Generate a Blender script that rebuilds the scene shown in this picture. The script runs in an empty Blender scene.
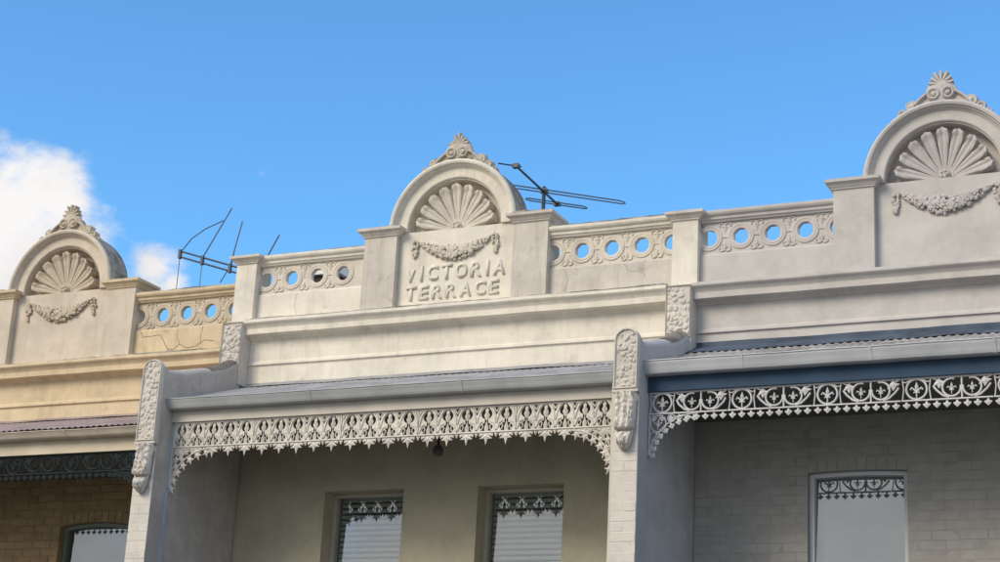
import bpy, bmesh, math, random
from mathutils import Vector, Matrix, noise
random.seed(7)
S = bpy.context.scene
C = S.collection
PI = math.pi
EYE = 1.7

# ------------------------------------------------------------------ camera
def make_camera():
    cx, cy, yaw, pitch, roll, f = 10.463, -15.301, 0.4512, 0.2995, 0.0536, 1773.36
    fwd = Vector((-math.sin(yaw)*math.cos(pitch), math.cos(yaw)*math.cos(pitch), math.sin(pitch)))
    r = Vector((math.cos(yaw), math.sin(yaw), 0)); u = r.cross(fwd)
    c, s = math.cos(roll), math.sin(roll)
    R = c*r+s*u; U = -s*r+c*u
    cam = bpy.data.cameras.new('camera'); o = bpy.data.objects.new('camera', cam); C.objects.link(o)
    o.matrix_world = Matrix(((R.x, U.x, -fwd.x, cx), (R.y, U.y, -fwd.y, cy), (R.z, U.z, -fwd.z, EYE), (0, 0, 0, 1)))
    cam.sensor_fit = 'HORIZONTAL'; cam.sensor_width = 36; cam.lens = f/1000*36
    cam.clip_start = .1; cam.clip_end = 2000
    S.camera = o
make_camera()

# ------------------------------------------------------------------ world, sun, exposure
SUN_EL, SUN_AZ = math.radians(36), math.atan2(-.50, -.86)     # azimuth from +Y towards +X
def nn(t, typ, **kw):
    n = t.nodes.new(typ)
    for k, v in kw.items(): setattr(n, k, v)
    return n
def make_world():
    w = bpy.data.worlds.new('World'); S.world = w; w.use_nodes = True
    t = w.node_tree; t.nodes.clear(); L = t.links.new
    out = nn(t, 'ShaderNodeOutputWorld'); bg = nn(t, 'ShaderNodeBackground')
    bg.inputs['Strength'].default_value = .105
    sky = nn(t, 'ShaderNodeTexSky', sky_type='NISHITA', sun_disc=False)
    sky.sun_elevation = SUN_EL; sky.sun_rotation = SUN_AZ
    sky.air_density = 1.0; sky.dust_density = .25; sky.ozone_density = 2.2
    co = nn(t, 'ShaderNodeTexCoord')
    def M(op, a, b=None, c=None):
        n = nn(t, 'ShaderNodeMath', operation=op)
        for i, v in enumerate((a, b, c)):
            if v is None: continue
            if isinstance(v, (int, float)): n.inputs[i].default_value = v
            else: L(v, n.inputs[i])
        return n.outputs[0]
    nrm = nn(t, 'ShaderNodeVectorMath', operation='NORMALIZE'); L(co.outputs['Generated'], nrm.inputs[0])
    def dot(v):
        v = Vector(v).normalized()
        d = nn(t, 'ShaderNodeVectorMath', operation='DOT_PRODUCT'); L(nrm.outputs[0], d.inputs[0]); d.inputs[1].default_value = v
        return d.outputs['Value']
    def noi(scale, detail, rough=.6, off=0):
        mp = nn(t, 'ShaderNodeMapping'); mp.inputs['Location'].default_value = (off, off*.7, off*1.3); mp.inputs['Scale'].default_value = (1, 1, 1.5)
        L(nrm.outputs[0], mp.inputs[0])
        n = nn(t, 'ShaderNodeTexNoise'); n.inputs['Scale'].default_value = scale; n.inputs['Detail'].default_value = detail; n.inputs['Roughness'].default_value = rough
        L(mp.outputs[0], n.inputs['Vector']); return n.outputs['Fac']
    def blob(v, rad, amp=1.0):           # 1 at the cloud's heart, 0 at its rim
        ang = M('ARCCOSINE', dot(v))
        return M('SUBTRACT', amp, M('DIVIDE', ang, rad))
    fine = noi(26, 9, .62); mid = noi(9, 4, .5, 3.1)
    puff = M('MULTIPLY', M('SUBTRACT', M('ADD', M('MULTIPLY', fine, .65), M('MULTIPLY', mid, .35)), .5), 2.6)
    f = None
    for v, r, a in [((-0.6678, 0.6858, 0.2894), 0.065, 1.2), ((-0.6373, 0.7070, 0.3066), 0.042, 1.1), ((-0.6202, 0.7177, 0.3167), 0.032, 0.95), ((-0.6338, 0.7203, 0.2819), 0.055, 1.1), ((-0.6086, 0.7222, 0.3287), 0.016, 0.55), ((-0.5826, 0.7606, 0.2865), 0.024, 0.9), ((-0.5745, 0.7694, 0.2792), 0.018, 0.7), ((-0.5979, 0.7555, 0.2677), 0.035, 0.9), ((-0.5276, 0.7774, 0.3425), 0.024, 0.04), ((-0.3637, 0.8245, 0.4335), 0.016, 0.12)]:
        b = blob(v, r, a); f = b if f is None else M('MAXIMUM', f, b)
    f = M('MAXIMUM', f, -3.0)
    near = M('ADD', f, puff)
    # scattered cumulus over the rest of the sky
    g = M('SUBTRACT', M('ADD', M('MULTIPLY', noi(3.2, 8, .55, 7.7), 2.8), M('MULTIPLY', mid, .5)), 1.50)
    view = dot((-.417, .86, .295))
    clear = M('MULTIPLY', M('MINIMUM', M('MAXIMUM', M('MULTIPLY', M('SUBTRACT', view, .72), 6.0), 0), 1), 2.0)
    sep = nn(t, 'ShaderNodeSeparateXYZ'); L(nrm.outputs[0], sep.inputs[0])
    low = M('MULTIPLY', M('SUBTRACT', .75, sep.outputs['Z']), .9)       # clouds bunch up towards the horizon
    far = M('SUBTRACT', M('ADD', g, low), clear)
    tot = M('MAXIMUM', M('MULTIPLY', near, 1.05), M('MULTIPLY', far, 1.3))
    mask = nn(t, 'ShaderNodeMapRange', interpolation_type='SMOOTHSTEP'); L(tot, mask.inputs[0])
    mask.inputs[1].default_value = .05; mask.inputs[2].default_value = .75; mask.inputs[3].default_value = 0; mask.inputs[4].default_value = .97
    shade = nn(t, 'ShaderNodeMapRange'); L(noi(14, 5, .55, 1.7), shade.inputs[0])
    shade.inputs[1].default_value = .3; shade.inputs[2].default_value = .65; shade.inputs[3].default_value = .78; shade.inputs[4].default_value = 1.0
    cc = nn(t, 'ShaderNodeVectorMath', operation='SCALE'); cc.inputs[0].default_value = CLOUD; L(shade.outputs[0], cc.inputs['Scale'])
    tint = nn(t, 'ShaderNodeMix', data_type='RGBA', blend_type='MULTIPLY'); tint.inputs['Factor'].default_value = 1
    L(sky.outputs[0], tint.inputs['A']); tint.inputs['B'].default_value = (*SKYTINT, 1)
    mx = nn(t, 'ShaderNodeMix', data_type='RGBA'); L(mask.outputs[0], mx.inputs['Factor']); L(tint.outputs['Result'], mx.inputs['A']); L(cc.outputs[0], mx.inputs['B'])
    L(mx.outputs['Result'], bg.inputs['Color']); L(bg.outputs[0], out.inputs[0])
CLOUD = (4.75, 4.6, 4.5)
SKYTINT = (.54, .95, 1.16)
make_world()
sun = bpy.data.lights.new('sun', 'SUN'); sun.energy = 1.5; sun.angle = math.radians(28); sun.color = (1, .86, .66)
so = bpy.data.objects.new('sun', sun); C.objects.link(so)
sd = Vector((math.sin(SUN_AZ)*math.cos(SUN_EL), math.cos(SUN_AZ)*math.cos(SUN_EL), math.sin(SUN_EL)))
so.rotation_euler = sd.to_track_quat('Z', 'Y').to_euler(); so.location = sd*60
S.view_settings.view_transform = 'Standard'; S.view_settings.look = 'None'; S.view_settings.gamma = 1
S.view_settings.exposure = 0.98
S.render.engine = 'CYCLES'

# ------------------------------------------------------------------ materials
def mat_base(name):
    m = bpy.data.materials.new(name); m.use_nodes = True
    t = m.node_tree; b = t.nodes['Principled BSDF']
    return m, t, b
def plaster(name, col, stain=(.16, .14, .12), amt=.35, streak=.3, rough=.85, bump=.25, patch=None, seed=0.0, fine=1.0):
    m, t, b = mat_base(name); L = t.links.new
    g = nn(t, 'ShaderNodeNewGeometry')
    def noi(scale, detail, sc=(1, 1, 1), off=0):
        mp = nn(t, 'ShaderNodeMapping'); mp.inputs['Scale'].default_value = sc; mp.inputs['Location'].default_value = (seed+off, seed*.3+off, off)
        L(g.outputs['Position'], mp.inputs[0])
        n = nn(t, 'ShaderNodeTexNoise'); n.inputs['Scale'].default_value = scale; n.inputs['Detail'].default_value = detail; n.inputs['Roughness'].default_value = .65
        L(mp.outputs[0], n.inputs['Vector']); return n.outputs['Fac']
    def rng(x, a, b_, lo, hi):
        r = nn(t, 'ShaderNodeMapRange'); L(x, r.inputs[0]); r.inputs[1].default_value = a; r.inputs[2].default_value = b_; r.inputs[3].default_value = lo; r.inputs[4].default_value = hi
        return r.outputs[0]
    def mix(fac, a, bcol):
        x = nn(t, 'ShaderNodeMix', data_type='RGBA'); L(fac, x.inputs['Factor'])
        if isinstance(a, tuple): x.inputs['A'].default_value = (*a, 1)
        else: L(a, x.inputs['A'])
        x.inputs['B'].default_value = (*bcol, 1); return x.outputs['Result']
    dark = tuple(c*.72 for c in col); light = tuple(min(1, c*1.1) for c in col)
    c = mix(rng(noi(2.2, 5), .35, .68, 0, .75), col, dark)
    c = mix(rng(noi(7, 5, off=4), .5, .75, 0, .5), c, light)
    c = mix(rng(noi(3.0, 7, (2.2, 2.2, .35), 9), .52, .78, 0, streak), c, stain)
    c = mix(rng(noi(4.0, 6, (5.5, 5.5, .30), 17), .55, .80, 0, streak*.9), c, stain)
    c = mix(rng(noi(5.5, 9, off=13), .60, .72, 0, amt), c, stain)
    if patch: c = mix(rng(noi(3.5, 8, off=21), .46, .60, 0, .85), c, patch)
    L(c, b.inputs['Base Color']); b.inputs['Roughness'].default_value = rough
    b.inputs['Specular IOR Level'].default_value = .25
    bp = nn(t, 'ShaderNodeBump'); bp.inputs['Strength'].default_value = bump; bp.inputs['Distance'].default_value = .01
    n1 = noi(40*fine, 6, off=2); n2 = noi(6, 3, off=6)
    ad = nn(t, 'ShaderNodeMath', operation='MULTIPLY_ADD'); L(n2, ad.inputs[0]); ad.inputs[1].default_value = 2.0; L(n1, ad.inputs[2])
    L(ad.outputs[0], bp.inputs['Height']); L(bp.outputs[0], b.inputs['Normal'])
    return m
def metal_paint(name, col, rough=.5, var=.25, metal=0.0):
    m, t, b = mat_base(name); L = t.links.new
    g = nn(t, 'ShaderNodeNewGeometry'); n = nn(t, 'ShaderNodeTexNoise'); n.inputs['Scale'].default_value = 4; n.inputs['Detail'].default_value = 7
    L(g.outputs['Position'], n.inputs['Vector'])
    r = nn(t, 'ShaderNodeMapRange'); L(n.outputs['Fac'], r.inputs[0]); r.inputs[1].default_value = .35; r.inputs[2].default_value = .7; r.inputs[3].default_value = 0; r.inputs[4].default_value = 1
    x = nn(t, 'ShaderNodeMix', data_type='RGBA'); L(r.outputs[0], x.inputs['Factor'])
    x.inputs['A'].default_value = (*col, 1); x.inputs['B'].default_value = (*[c*(1-var) for c in col], 1)
    L(x.outputs['Result'], b.inputs['Base Color']); b.inputs['Roughness'].default_value = rough; b.inputs['Metallic'].default_value = metal
    return m
def brick_mat(name, col, var, hue=None):
    m, t, b = mat_base(name); L = t.links.new
    oi = nn(t, 'ShaderNodeObjectInfo'); g = nn(t, 'ShaderNodeNewGeometry')
    x = nn(t, 'ShaderNodeMix', data_type='RGBA'); L(oi.outputs['Random'], x.inputs['Factor'])
    x.inputs['A'].default_value = (*col, 1); x.inputs['B'].default_value = (*(hue or [c*(1-var) for c in col]), 1)
    n = nn(t, 'ShaderNodeTexNoise'); n.inputs['Scale'].default_value = 9; n.inputs['Detail'].default_value = 8; L(g.outputs['Position'], n.inputs['Vector'])
    r = nn(t, 'ShaderNodeMapRange'); L(n.outputs['Fac'], r.inputs[0]); r.inputs[1].default_value = .4; r.inputs[2].default_value = .75; r.inputs[3].default_value = 1; r.inputs[4].default_value = .7 if hue else .85
    s = nn(t, 'ShaderNodeVectorMath', operation='SCALE'); L(x.outputs['Result'], s.inputs[0]); L(r.outputs[0], s.inputs['Scale'])
    L(s.outputs[0], b.inputs['Base Color']); b.inputs['Roughness'].default_value = .85
    n2 = nn(t, 'ShaderNodeTexNoise'); n2.inputs['Scale'].default_value = 60; n2.inputs['Detail'].default_value = 6; L(g.outputs['Position'], n2.inputs['Vector'])
    bp = nn(t, 'ShaderNodeBump'); bp.inputs['Strength'].default_value = .3; bp.inputs['Distance'].default_value = .008; L(n2.outputs['Fac'], bp.inputs['Height']); L(bp.outputs[0], b.inputs['Normal'])
    return m
def glass_mat(name, refl=.45):
    m = bpy.data.materials.new(name); m.use_nodes = True; t = m.node_tree; t.nodes.clear(); L = t.links.new
    o = nn(t, 'ShaderNodeOutputMaterial'); gl = nn(t, 'ShaderNodeBsdfGlossy'); tr = nn(t, 'ShaderNodeBsdfTransparent'); mx = nn(t, 'ShaderNodeMixShader')
    gl.inputs['Roughness'].default_value = .012; gl.inputs['Color'].default_value = (1, .98, .97, 1); tr.inputs['Color'].default_value = (.8, .85, .85, 1)
    g = nn(t, 'ShaderNodeNewGeometry'); n = nn(t, 'ShaderNodeTexNoise'); n.inputs['Scale'].default_value = 2.2; L(g.outputs['Position'], n.inputs['Vector'])
    bp = nn(t, 'ShaderNodeBump'); bp.inputs['Strength'].default_value = .02; bp.inputs['Distance'].default_value = .02; L(n.outputs['Fac'], bp.inputs['Height']); L(bp.outputs[0], gl.inputs['Normal'])
    mx.inputs[0].default_value = refl; L(tr.outputs[0], mx.inputs[1]); L(gl.outputs[0], mx.inputs[2]); L(mx.outputs[0], o.inputs[0])
    return m
MT = {}
MT['mid'] = plaster('cream_render', (.77, .72, .615), (.35, .29, .23), .42, .34, seed=1)
MT['mid_dirty'] = plaster('weathered_render', (.64, .59, .52), (.25, .22, .19), .55, .50, seed=2)
MT['mid_orn'] = plaster('cast_cement', (.70, .64, .545), (.30, .25, .20), .35, .3, bump=.5, seed=3, fine=2)
MT['right'] = plaster('grey_render', (.56, .535, .505), (.32, .29, .28), .10, .12, bump=.15, seed=4)
MT['right_orn'] = plaster('grey_cast_cement', (.56, .525, .50), (.34, .31, .29), .15, .1, bump=.3, seed=5, fine=2)
MT['left'] = plaster('ochre_render', (.68, .555, .37), (.30, .21, .14), .45, .38, seed=6)
MT['left_panel'] = plaster('pale_ochre_render', (.66, .58, .47), (.32, .25, .19), .25, .3, seed=7)
MT['left_orn'] = plaster('ochre_cast_cement', (.60, .52, .40), (.24, .18, .13), .45, .3, bump=.5, seed=8, fine=2)
MT['crest'] = plaster('weathered_crest_cement', (.58, .52, .44), (.16, .13, .10), .65, .4, bump=.5, patch=(.40, .35, .29), seed=33, fine=2)
MT['mould'] = plaster('mouldy_cement', (.40, .37, .32), (.07, .065, .06), .7, .6, bump=.6, patch=(.10, .095, .085), seed=9)
MT['soot'] = plaster('sooty_cement', (.26, .235, .21), (.08, .07, .06), .8, .6, bump=.6, patch=(.10, .085, .075), seed=31)
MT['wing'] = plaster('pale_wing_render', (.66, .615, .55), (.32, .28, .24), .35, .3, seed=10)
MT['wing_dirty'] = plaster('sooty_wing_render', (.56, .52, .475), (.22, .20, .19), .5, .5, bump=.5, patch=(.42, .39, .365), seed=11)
MT['wing_side_shade'] = plaster('shade_tinted_wing_render', (.50, .51, .52), (.33, .33, .34), .2, .2, seed=12)  # cool sky-lit shade of the wing's side put into the render colour
MT['wallm'] = plaster('verandah_render', (.52, .48, .35), (.32, .29, .21), .1, .12, bump=.1, seed=13)
MT['mortarl'] = plaster('sandy_mortar', (.29, .21, .12), seed=14)
MT['mortarr'] = plaster('painted_mortar', (.365, .355, .33), amt=.1, streak=.1, seed=15)
MT['brickl'] = brick_mat('tan_brick', (.34, .24, .12), .3, (.27, .185, .095))
MT['brickr'] = brick_mat('painted_brick', (.38, .37, .34), .05)
MT['brickw'] = brick_mat('painted_wing_brick', (.66, .615, .55), .05)
MT['roofm'] = metal_paint('grey_corrugated_steel', (.42, .42, .43), .55, .4)
MT['roofr'] = metal_paint('weathered_blue_steel', (.44, .42, .40), .6, .55)
MT['roofl'] = metal_paint('faded_red_steel', (.42, .33, .31), .7, .4)
MT['flash'] = metal_paint('lead_flashing', (.075, .105, .155), .75, .55)
MT['gutm'] = metal_paint('grey_gutter_paint', (.44, .455, .455), .45, .2)
MT['gutr'] = metal_paint('pale_gutter_paint', (.52, .54, .56), .45, .2)
MT['gutl'] = metal_paint('cream_gutter_paint', (.58, .50, .40), .5, .25)
MT['fasm'] = metal_paint('cream_timber_paint', (.55, .51, .44), .55, .15)
MT['fasr'] = metal_paint('navy_timber_paint', (.030, .064, .115), .85, .25)
MT['fasl'] = metal_paint('buff_timber_paint', (.60, .52, .38), .6, .2)
MT['lacem'] = metal_paint('cream_iron_paint', (.66, .62, .545), .5, .25)
MT['lacer'] = metal_paint('white_iron_paint', (.58, .58, .59), .5, .2)
MT['lacel'] = metal_paint('dark_green_iron_paint', (.006, .020, .023), .85, .3)
MT['pale_blue'] = metal_paint('pale_blue_tone', (.42, .52, .60), .5, .2)  # even pale blue for the strip beside the wing wall
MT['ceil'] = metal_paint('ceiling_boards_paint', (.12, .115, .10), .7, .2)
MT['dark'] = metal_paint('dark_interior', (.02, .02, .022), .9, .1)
MT['slat'] = metal_paint('blind_slat', (.82, .80, .78), .6, .1)
MT['slatd'] = metal_paint('white_roller_blind', (.40, .42, .44), .7, .1)
MT['framem'] = metal_paint('cream_window_paint', (.46, .44, .36), .5, .1)
MT['framer'] = metal_paint('blue_white_window_paint', (.62, .64, .66), .5, .1)
MT['framel'] = metal_paint('sage_window_paint', (.16, .19, .15), .5, .2)
MT['glass'] = glass_mat('window_glass', .17)
MT['ant'] = metal_paint('dark_aluminium', (.05, .065, .09), .45, .3, .3)
MT['antgrey'] = metal_paint('dull_aluminium', (.16, .18, .21), .45, .3, .5)
MT['crack'] = metal_paint('crack_brown', (.13, .09, .05), .95, .3)  # brown of the crack lines in the ochre wall
MT['mcrack'] = metal_paint('hairline_crack', (.34, .30, .25), .95, .3)
MT['asph'] = plaster('asphalt', (.05, .05, .052), (.03, .03, .03), seed=20)
MT['earth'] = plaster('dry_ground', (.13, .12, .085), (.07, .07, .05), seed=25)
MT['conc'] = plaster('concrete_paving', (.30, .29, .27), (.18, .17, .16), seed=21)
MT['chim'] = plaster('sooty_brick', (.06, .05, .045), (.02, .02, .02), seed=22)
MT['lampg'] = metal_paint('dull_lamp_glass', (.07, .07, .06), .4, .1)
MT['white'] = metal_paint('white_paint', (.75, .75, .74), .5, .1)
MT['tile'] = metal_paint('grey_roof_sheet', (.30, .30, .31), .6, .3)

# ------------------------------------------------------------------ mesh builder (house coordinates: x 0..5 between party lines, z from eye level)
OFF = Vector((2.5, 0, -EYE))
class MB:
    def __init__(s): s.v = []; s.f = []; s.sm = False
    def add(s, vs, fs):
        b = len(s.v); s.v += [Vector(p) for p in vs]; s.f += [tuple(i+b for i in f) for f in fs]; return s
    def box(s, x0, x1, y0, y1, z0, z1):
        return s.add([(x0, y0, z0), (x1, y0, z0), (x1, y1, z0), (x0, y1, z0), (x0, y0, z1), (x1, y0, z1), (x1, y1, z1), (x0, y1, z1)],
                     [(0, 1, 5, 4), (1, 2, 6, 5), (2, 3, 7, 6), (3, 0, 4, 7), (4, 5, 6, 7), (3, 2, 1, 0)])
    def loft(s, rings, cap0=True, cap1=True, closed=True):
        n = len(rings[0]); vs = [p for r in rings for p in r]; fs = []
        for k in range(len(rings)-1):
            for i in range(n if closed else n-1):
                j = (i+1) % n; fs.append((k*n+i, k*n+j, (k+1)*n+j, (k+1)*n+i))
        if cap0: fs.append(tuple(range(n))[::-1])
        if cap1: fs.append(tuple(range((len(rings)-1)*n, len(rings)*n)))
        return s.add(vs, fs)
    def prism(s, pts, y0, y1):           # outline in x,z pushed along y
        return s.loft([[(x, y0, z) for x, z in pts], [(x, y1, z) for x, z in pts]])
    def sweepx(s, prof, x0, x1, n=1, wob=0):   # profile in y,z run along x
        r = []
        for k in range(n+1):
            x = x0+(x1-x0)*k/n
            dz = wob*noise.noise((x*1.3, 3.1, 0)) if wob else 0
            r.append([(x, y, z+dz) for y, z in prof])
        return s.loft(r)
    def arc(s, cx, cz, prof, a0, a1, n, closed_prof=True):   # profile in r,y turned about an axis along y
        full = abs(a1-a0) > 2*PI-1e-4
        rr = [[(cx+r*math.cos(a), y, cz+r*math.sin(a)) for r, y in prof] for a in [a0+(a1-a0)*k/n for k in range(n+1)]]
        return s.loft(rr, not full, not full, closed_prof)
    def stepped(s, cx, cy, hx, hy, levels):       # rectangular mouldings: (z, grow)
        return s.loft([[(cx-hx-g, cy-hy-g, z), (cx+hx+g, cy-hy-g, z), (cx+hx+g, cy+hy+g, z), (cx-hx-g, cy+hy+g, z)] for z, g in levels])
    def stroke(s, pts, w, t, y=0.0):     # flat-backed ridge following a polyline in x,z
        y += random.uniform(-.0012, .0012)
        pts = [Vector((p[0], p[1])) for p in pts]; rings = []
        for i, p in enumerate(pts):
            a = pts[max(0, i-1)]; b = pts[min(len(pts)-1, i+1)]; d = (b-a)
            if d.length < 1e-7: d = Vector((1, 0))
            d.normalize(); nx, nz = -d.y, d.x
            ww = w if not callable(w) else w(i/(len(pts)-1))
            h = ww/2
            rings.append([(p.x+nx*h, y, p.y+nz*h), (p.x+nx*h*.45, y-t, p.y+nz*h*.45), (p.x-nx*h*.45, y-t, p.y-nz*h*.45), (p.x-nx*h, y, p.y-nz*h), (p.x, y+t*.7, p.y)])
        return s.loft(rings)
    def leaf(s, cx, cz, pts, t, y=0.0):     # flat outline with a raised heart, two-sided
        y += random.uniform(-.0015, .0015); n = len(pts)
        vs = [(p[0], y, p[1]) for p in pts]+[(cx, y-t, cz), (cx, y+t*.7, cz)]
        return s.add(vs, [(i, (i+1) % n, n) for i in range(n)]+[((i+1) % n, i, n+1) for i in range(n)])
    def tube(s, pts, r, n=6):
        rings = []; pts = [Vector(p) for p in pts]
        for i, p in enumerate(pts):
            d = (pts[min(len(pts)-1, i+1)]-pts[max(0, i-1)]).normalized()
            a = d.orthogonal().normalized() if i == 0 else (rings_a-d*rings_a.dot(d)).normalized()
            rings_a = a; b = d.cross(a)
            rings.append([p+(a*math.cos(2*PI*k/n)+b*math.sin(2*PI*k/n))*r for k in range(n)])
        return s.loft(rings)
    def blob(s, c, r, sx=1, sy=1, sz=1, seg=8, rg=5, rough=.15):
        rings = []; sd = random.random()*50
        for i in range(rg+1):
            th = PI*i/rg; ring = []
            for k in range(seg):
                ph = 2*PI*k/seg
                d = Vector((math.sin(th)*math.cos(ph), math.sin(th)*math.sin(ph), math.cos(th)))
                q = 1+rough*noise.noise(d*1.7+Vector((sd, 0, 0)))*2
                ring.append((c[0]+d.x*r*sx*q, c[1]+d.y*r*sy*q, c[2]+d.z*r*sz*q))
            rings.append(ring)
        return s.loft(rings, False, False)
    def plate(s, outer, holes, y0, y1):   # outline with openings, real thickness
        bm = bmesh.new(); loops = [outer]+holes; es = []
        for lp in loops:
            vs = [bm.verts.new((x, y0, z)) for x, z in lp]
            es += [bm.edges.new((vs[i], vs[(i+1) % len(vs)])) for i in range(len(vs))]
        bmesh.ops.triangle_fill(bm, use_beauty=True, use_dissolve=False, edges=es, normal=(0, -1, 0))
        bm.verts.index_update()
        vv = [v.co.copy() for v in bm.verts]; ff = [[v.index for v in f.verts] for f in bm.faces]; bm.free()
        s.add(vv, [tuple(f) for f in ff]); s.add([(v.x, y1, v.z) for v in vv], [tuple(f[::-1]) for f in ff])
        for lp in loops:
            n = len(lp); s.add([(x, y0, z) for x, z in lp]+[(x, y1, z) for x, z in lp], [(i, (i+1) % n, n+(i+1) % n, n+i) for i in range(n)])
        return s
    def grid(s, fn, nu, nv, flip=False):
        vs = [fn(i/nu, j/nv) for j in range(nv+1) for i in range(nu+1)]
        q = lambda i, j: j*(nu+1)+i
        fs = [(q(i, j), q(i+1, j), q(i+1, j+1), q(i, j+1)) for j in range(nv) for i in range(nu)]
        return s.add(vs, [f[::-1] for f in fs] if flip else fs)
    def build(s, name, mat, parent=None, smooth=False, off=OFF, loc=None, kind=None, recalc=True):
        me = bpy.data.meshes.new(name); me.from_pydata([v-off for v in s.v], [], s.f)
        bm = bmesh.new(); bm.from_mesh(me)
        if recalc: bmesh.ops.remove_doubles(bm, verts=bm.verts, dist=1e-5) if smooth else None
        if recalc: bmesh.ops.recalc_face_normals(bm, faces=bm.faces)
        bm.to_mesh(me); bm.free()
        if smooth:
            for p in me.polygons: p.use_smooth = True
            me.set_sharp_from_angle(angle=math.radians(smooth if smooth > 1 else 40))
        me.materials.append(MT[mat] if isinstance(mat, str) else mat)
        o = bpy.data.objects.new(name, me); C.objects.link(o)
        if parent: o.parent = parent
        if loc: o.location = loc
        if kind: o['kind'] = kind
        return o
def inst(o, parent, loc, name=None):
    c = o.copy(); C.objects.link(c); c.parent = parent; c.location = loc; return c
def thing(name, label, cat, loc, group=None):
    o = bpy.data.objects.new(name, None); C.objects.link(o); o.location = loc; o['label'] = label; o['category'] = cat
    if group: o['group'] = group
    return o
ZERO = Vector((0, 0, 0))

# ------------------------------------------------------------------ ground
def ground():
    g = MB().add([(-300, -300, -.42), (300, -300, -.42), (300, 300, -.42), (-300, 300, -.42)], [(0, 1, 2, 3)]).build('ground', 'earth', off=ZERO); g['kind'] = 'structure'
    p = MB().box(-40, 40, -5.6, -2.6, -.5, -.02).build('pavement', 'conc', off=ZERO); p['kind'] = 'structure'
    r = MB().box(-40, 40, -14.4, -5.62, -.5, -.16).build('road', 'asph', off=ZERO); r['kind'] = 'structure'
    p2 = MB().box(-40, 40, -18, -14.42, -.5, -.02).build('pavement', 'conc', off=ZERO); p2['kind'] = 'structure'
ground()

# ------------------------------------------------------------------ pieces of a house
Z0 = 5.02       # top of main cornice nose
PCX = 2.455     # arch axis
PPX = 2.5       # axis of the pediment piers
RCZ = 5.905     # arch springing centre
def vermi(x, z, seed, sc=22):
    d, _ = noise.voronoi(Vector((x*sc, z*sc*.9, seed)))
    e = (d[1]-d[0])
    w = noise.noise(Vector((x*45, z*45, seed+9)))
    return min(1, max(0, (e-.10)/.22))*(.8+.3*w)
def crust(H, x0, x1, y, z, w=.05):
    """dark lichen crust on an exposed ledge, broken here and there"""
    n = max(6, int((x1-x0)/.03)); mb = MB(); seed = random.random()*90
    f = lambda x, k: noise.noise(Vector((x*k, seed, .3)))
    rings = []
    for i in range(n+1):
        x = x0+(x1-x0)*i/n; h = max(.0, .007+.014*f(x, 2.2)+.009*f(x, 11)); g = .006*f(x, 8)
        rings.append([(x, y-.003+g, z-.004), (x, y+g, z+h), (x, y+w, z+h), (x, y+w, z-.004)])
    mb.loft(rings); mb.build('lichen_crust', 'mould', H)
def carved(parent, x0, x1, z0, z1, y, round_top, mat, seed, depth=.016, style=0):
    """raised carved panel with a plain border"""
    mb = MB(); w = (x1-x0)/2; cx = (x0+x1)/2; nu, nv = 30, int(30*(z1-z0)/(x1-x0))
    def fn(u, v):
        z = z0+(z1-z0)*v; ww = w
        if round_top:
            zc = z1-w*.98
            if z > zc: ww = w*math.sqrt(max(0.0, 1-((z-zc)/(z1-zc))**2))
        x = cx+ww*(2*u-1)
        edge = min(ww-abs(x-cx), z-z0, (z1-z) if not round_top else max(0, w-math.hypot(x-cx, max(0, z-(z1-w)))))
        if edge < .004: h = -.006
        elif edge < .016: h = depth*1.05
        elif edge < .024: h = 0
        else: h = depth*vermi(x, z, seed, 20)
        return (x, y-h, z)
    mb.grid(fn, nu, nv)
    return mb.build('carved_panel', mat, parent, smooth=30, recalc=False)

def console(parent, cx, z1, z0, y, mat, hw=.105):
    mb = MB()
    def fn(u, v):
        z = z1+(z0-z1)*v; a = 2*u-1
        if v < .64:
            q = v/.64; ww = hw*(1-.12*q); pr = .035+.06*q**2.2; fl = .012*math.cos(a*PI*3.0)*(1-.3*q)
            if q > .9: pr -= .02*(q-.9)/.1
        elif v < .70: ww = hw*.80; pr = .012; fl = 0
        elif v < .93:
            q = (v-.70)/.23; ww = hw*(.74-.22*q*q); pr = .05+.035*math.sin(q*PI*.9); fl = .010*math.cos(a*PI*2)
        else:
            q = (v-.93)/.07; ww = hw*(.45*math.sqrt(max(0, 1-q*q))+.02); pr = .05-.03*q; fl = 0
        side = 1-abs(a)**6
        wob = .022*noise.noise(Vector((a*5, z*28, cx)))+.012*noise.noise(Vector((a*11, z*60, cx)))
        return (cx+ww*a, y-(pr+fl)*side-wob*side+.0, z)
    mb.grid(fn, 24, 44)
    return mb.build('console_bracket', mat, parent, smooth=35, recalc=False)

BRK = {}
BCH = {'brickw': .003, 'brickr': .002, 'brickl': .005}
def brick(parent, x, y, z, w, h, mat, d=.03):
    key = (round(w, 3), round(h, 3), mat)
    if key not in BRK:
        c = BCH.get(mat, .006); mb = MB()
        r = [[(-w/2, d, -h/2), (w/2, d, -h/2), (w/2, d, h/2), (-w/2, d, h/2)],
             [(-w/2, c, -h/2), (w/2, c, -h/2), (w/2, c, h/2), (-w/2, c, h/2)],
             [(-w/2+c, 0, -h/2+c), (w/2-c, 0, -h/2+c), (w/2-c, 0, h/2-c), (-w/2+c, 0, h/2-c)]]
        mb.loft(r, False, True)
        o = mb.build('brick', mat, parent, off=ZERO); BRK[key] = o
    else:
        o = BRK[key].copy(); C.objects.link(o); o.parent = parent
    o.location = Vector((x, y+random.uniform(-.002, .002), z))-OFF
    o.rotation_euler = (random.uniform(-.01, .01), random.uniform(-.006, .006), random.uniform(-.008, .008))
    return o

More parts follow.
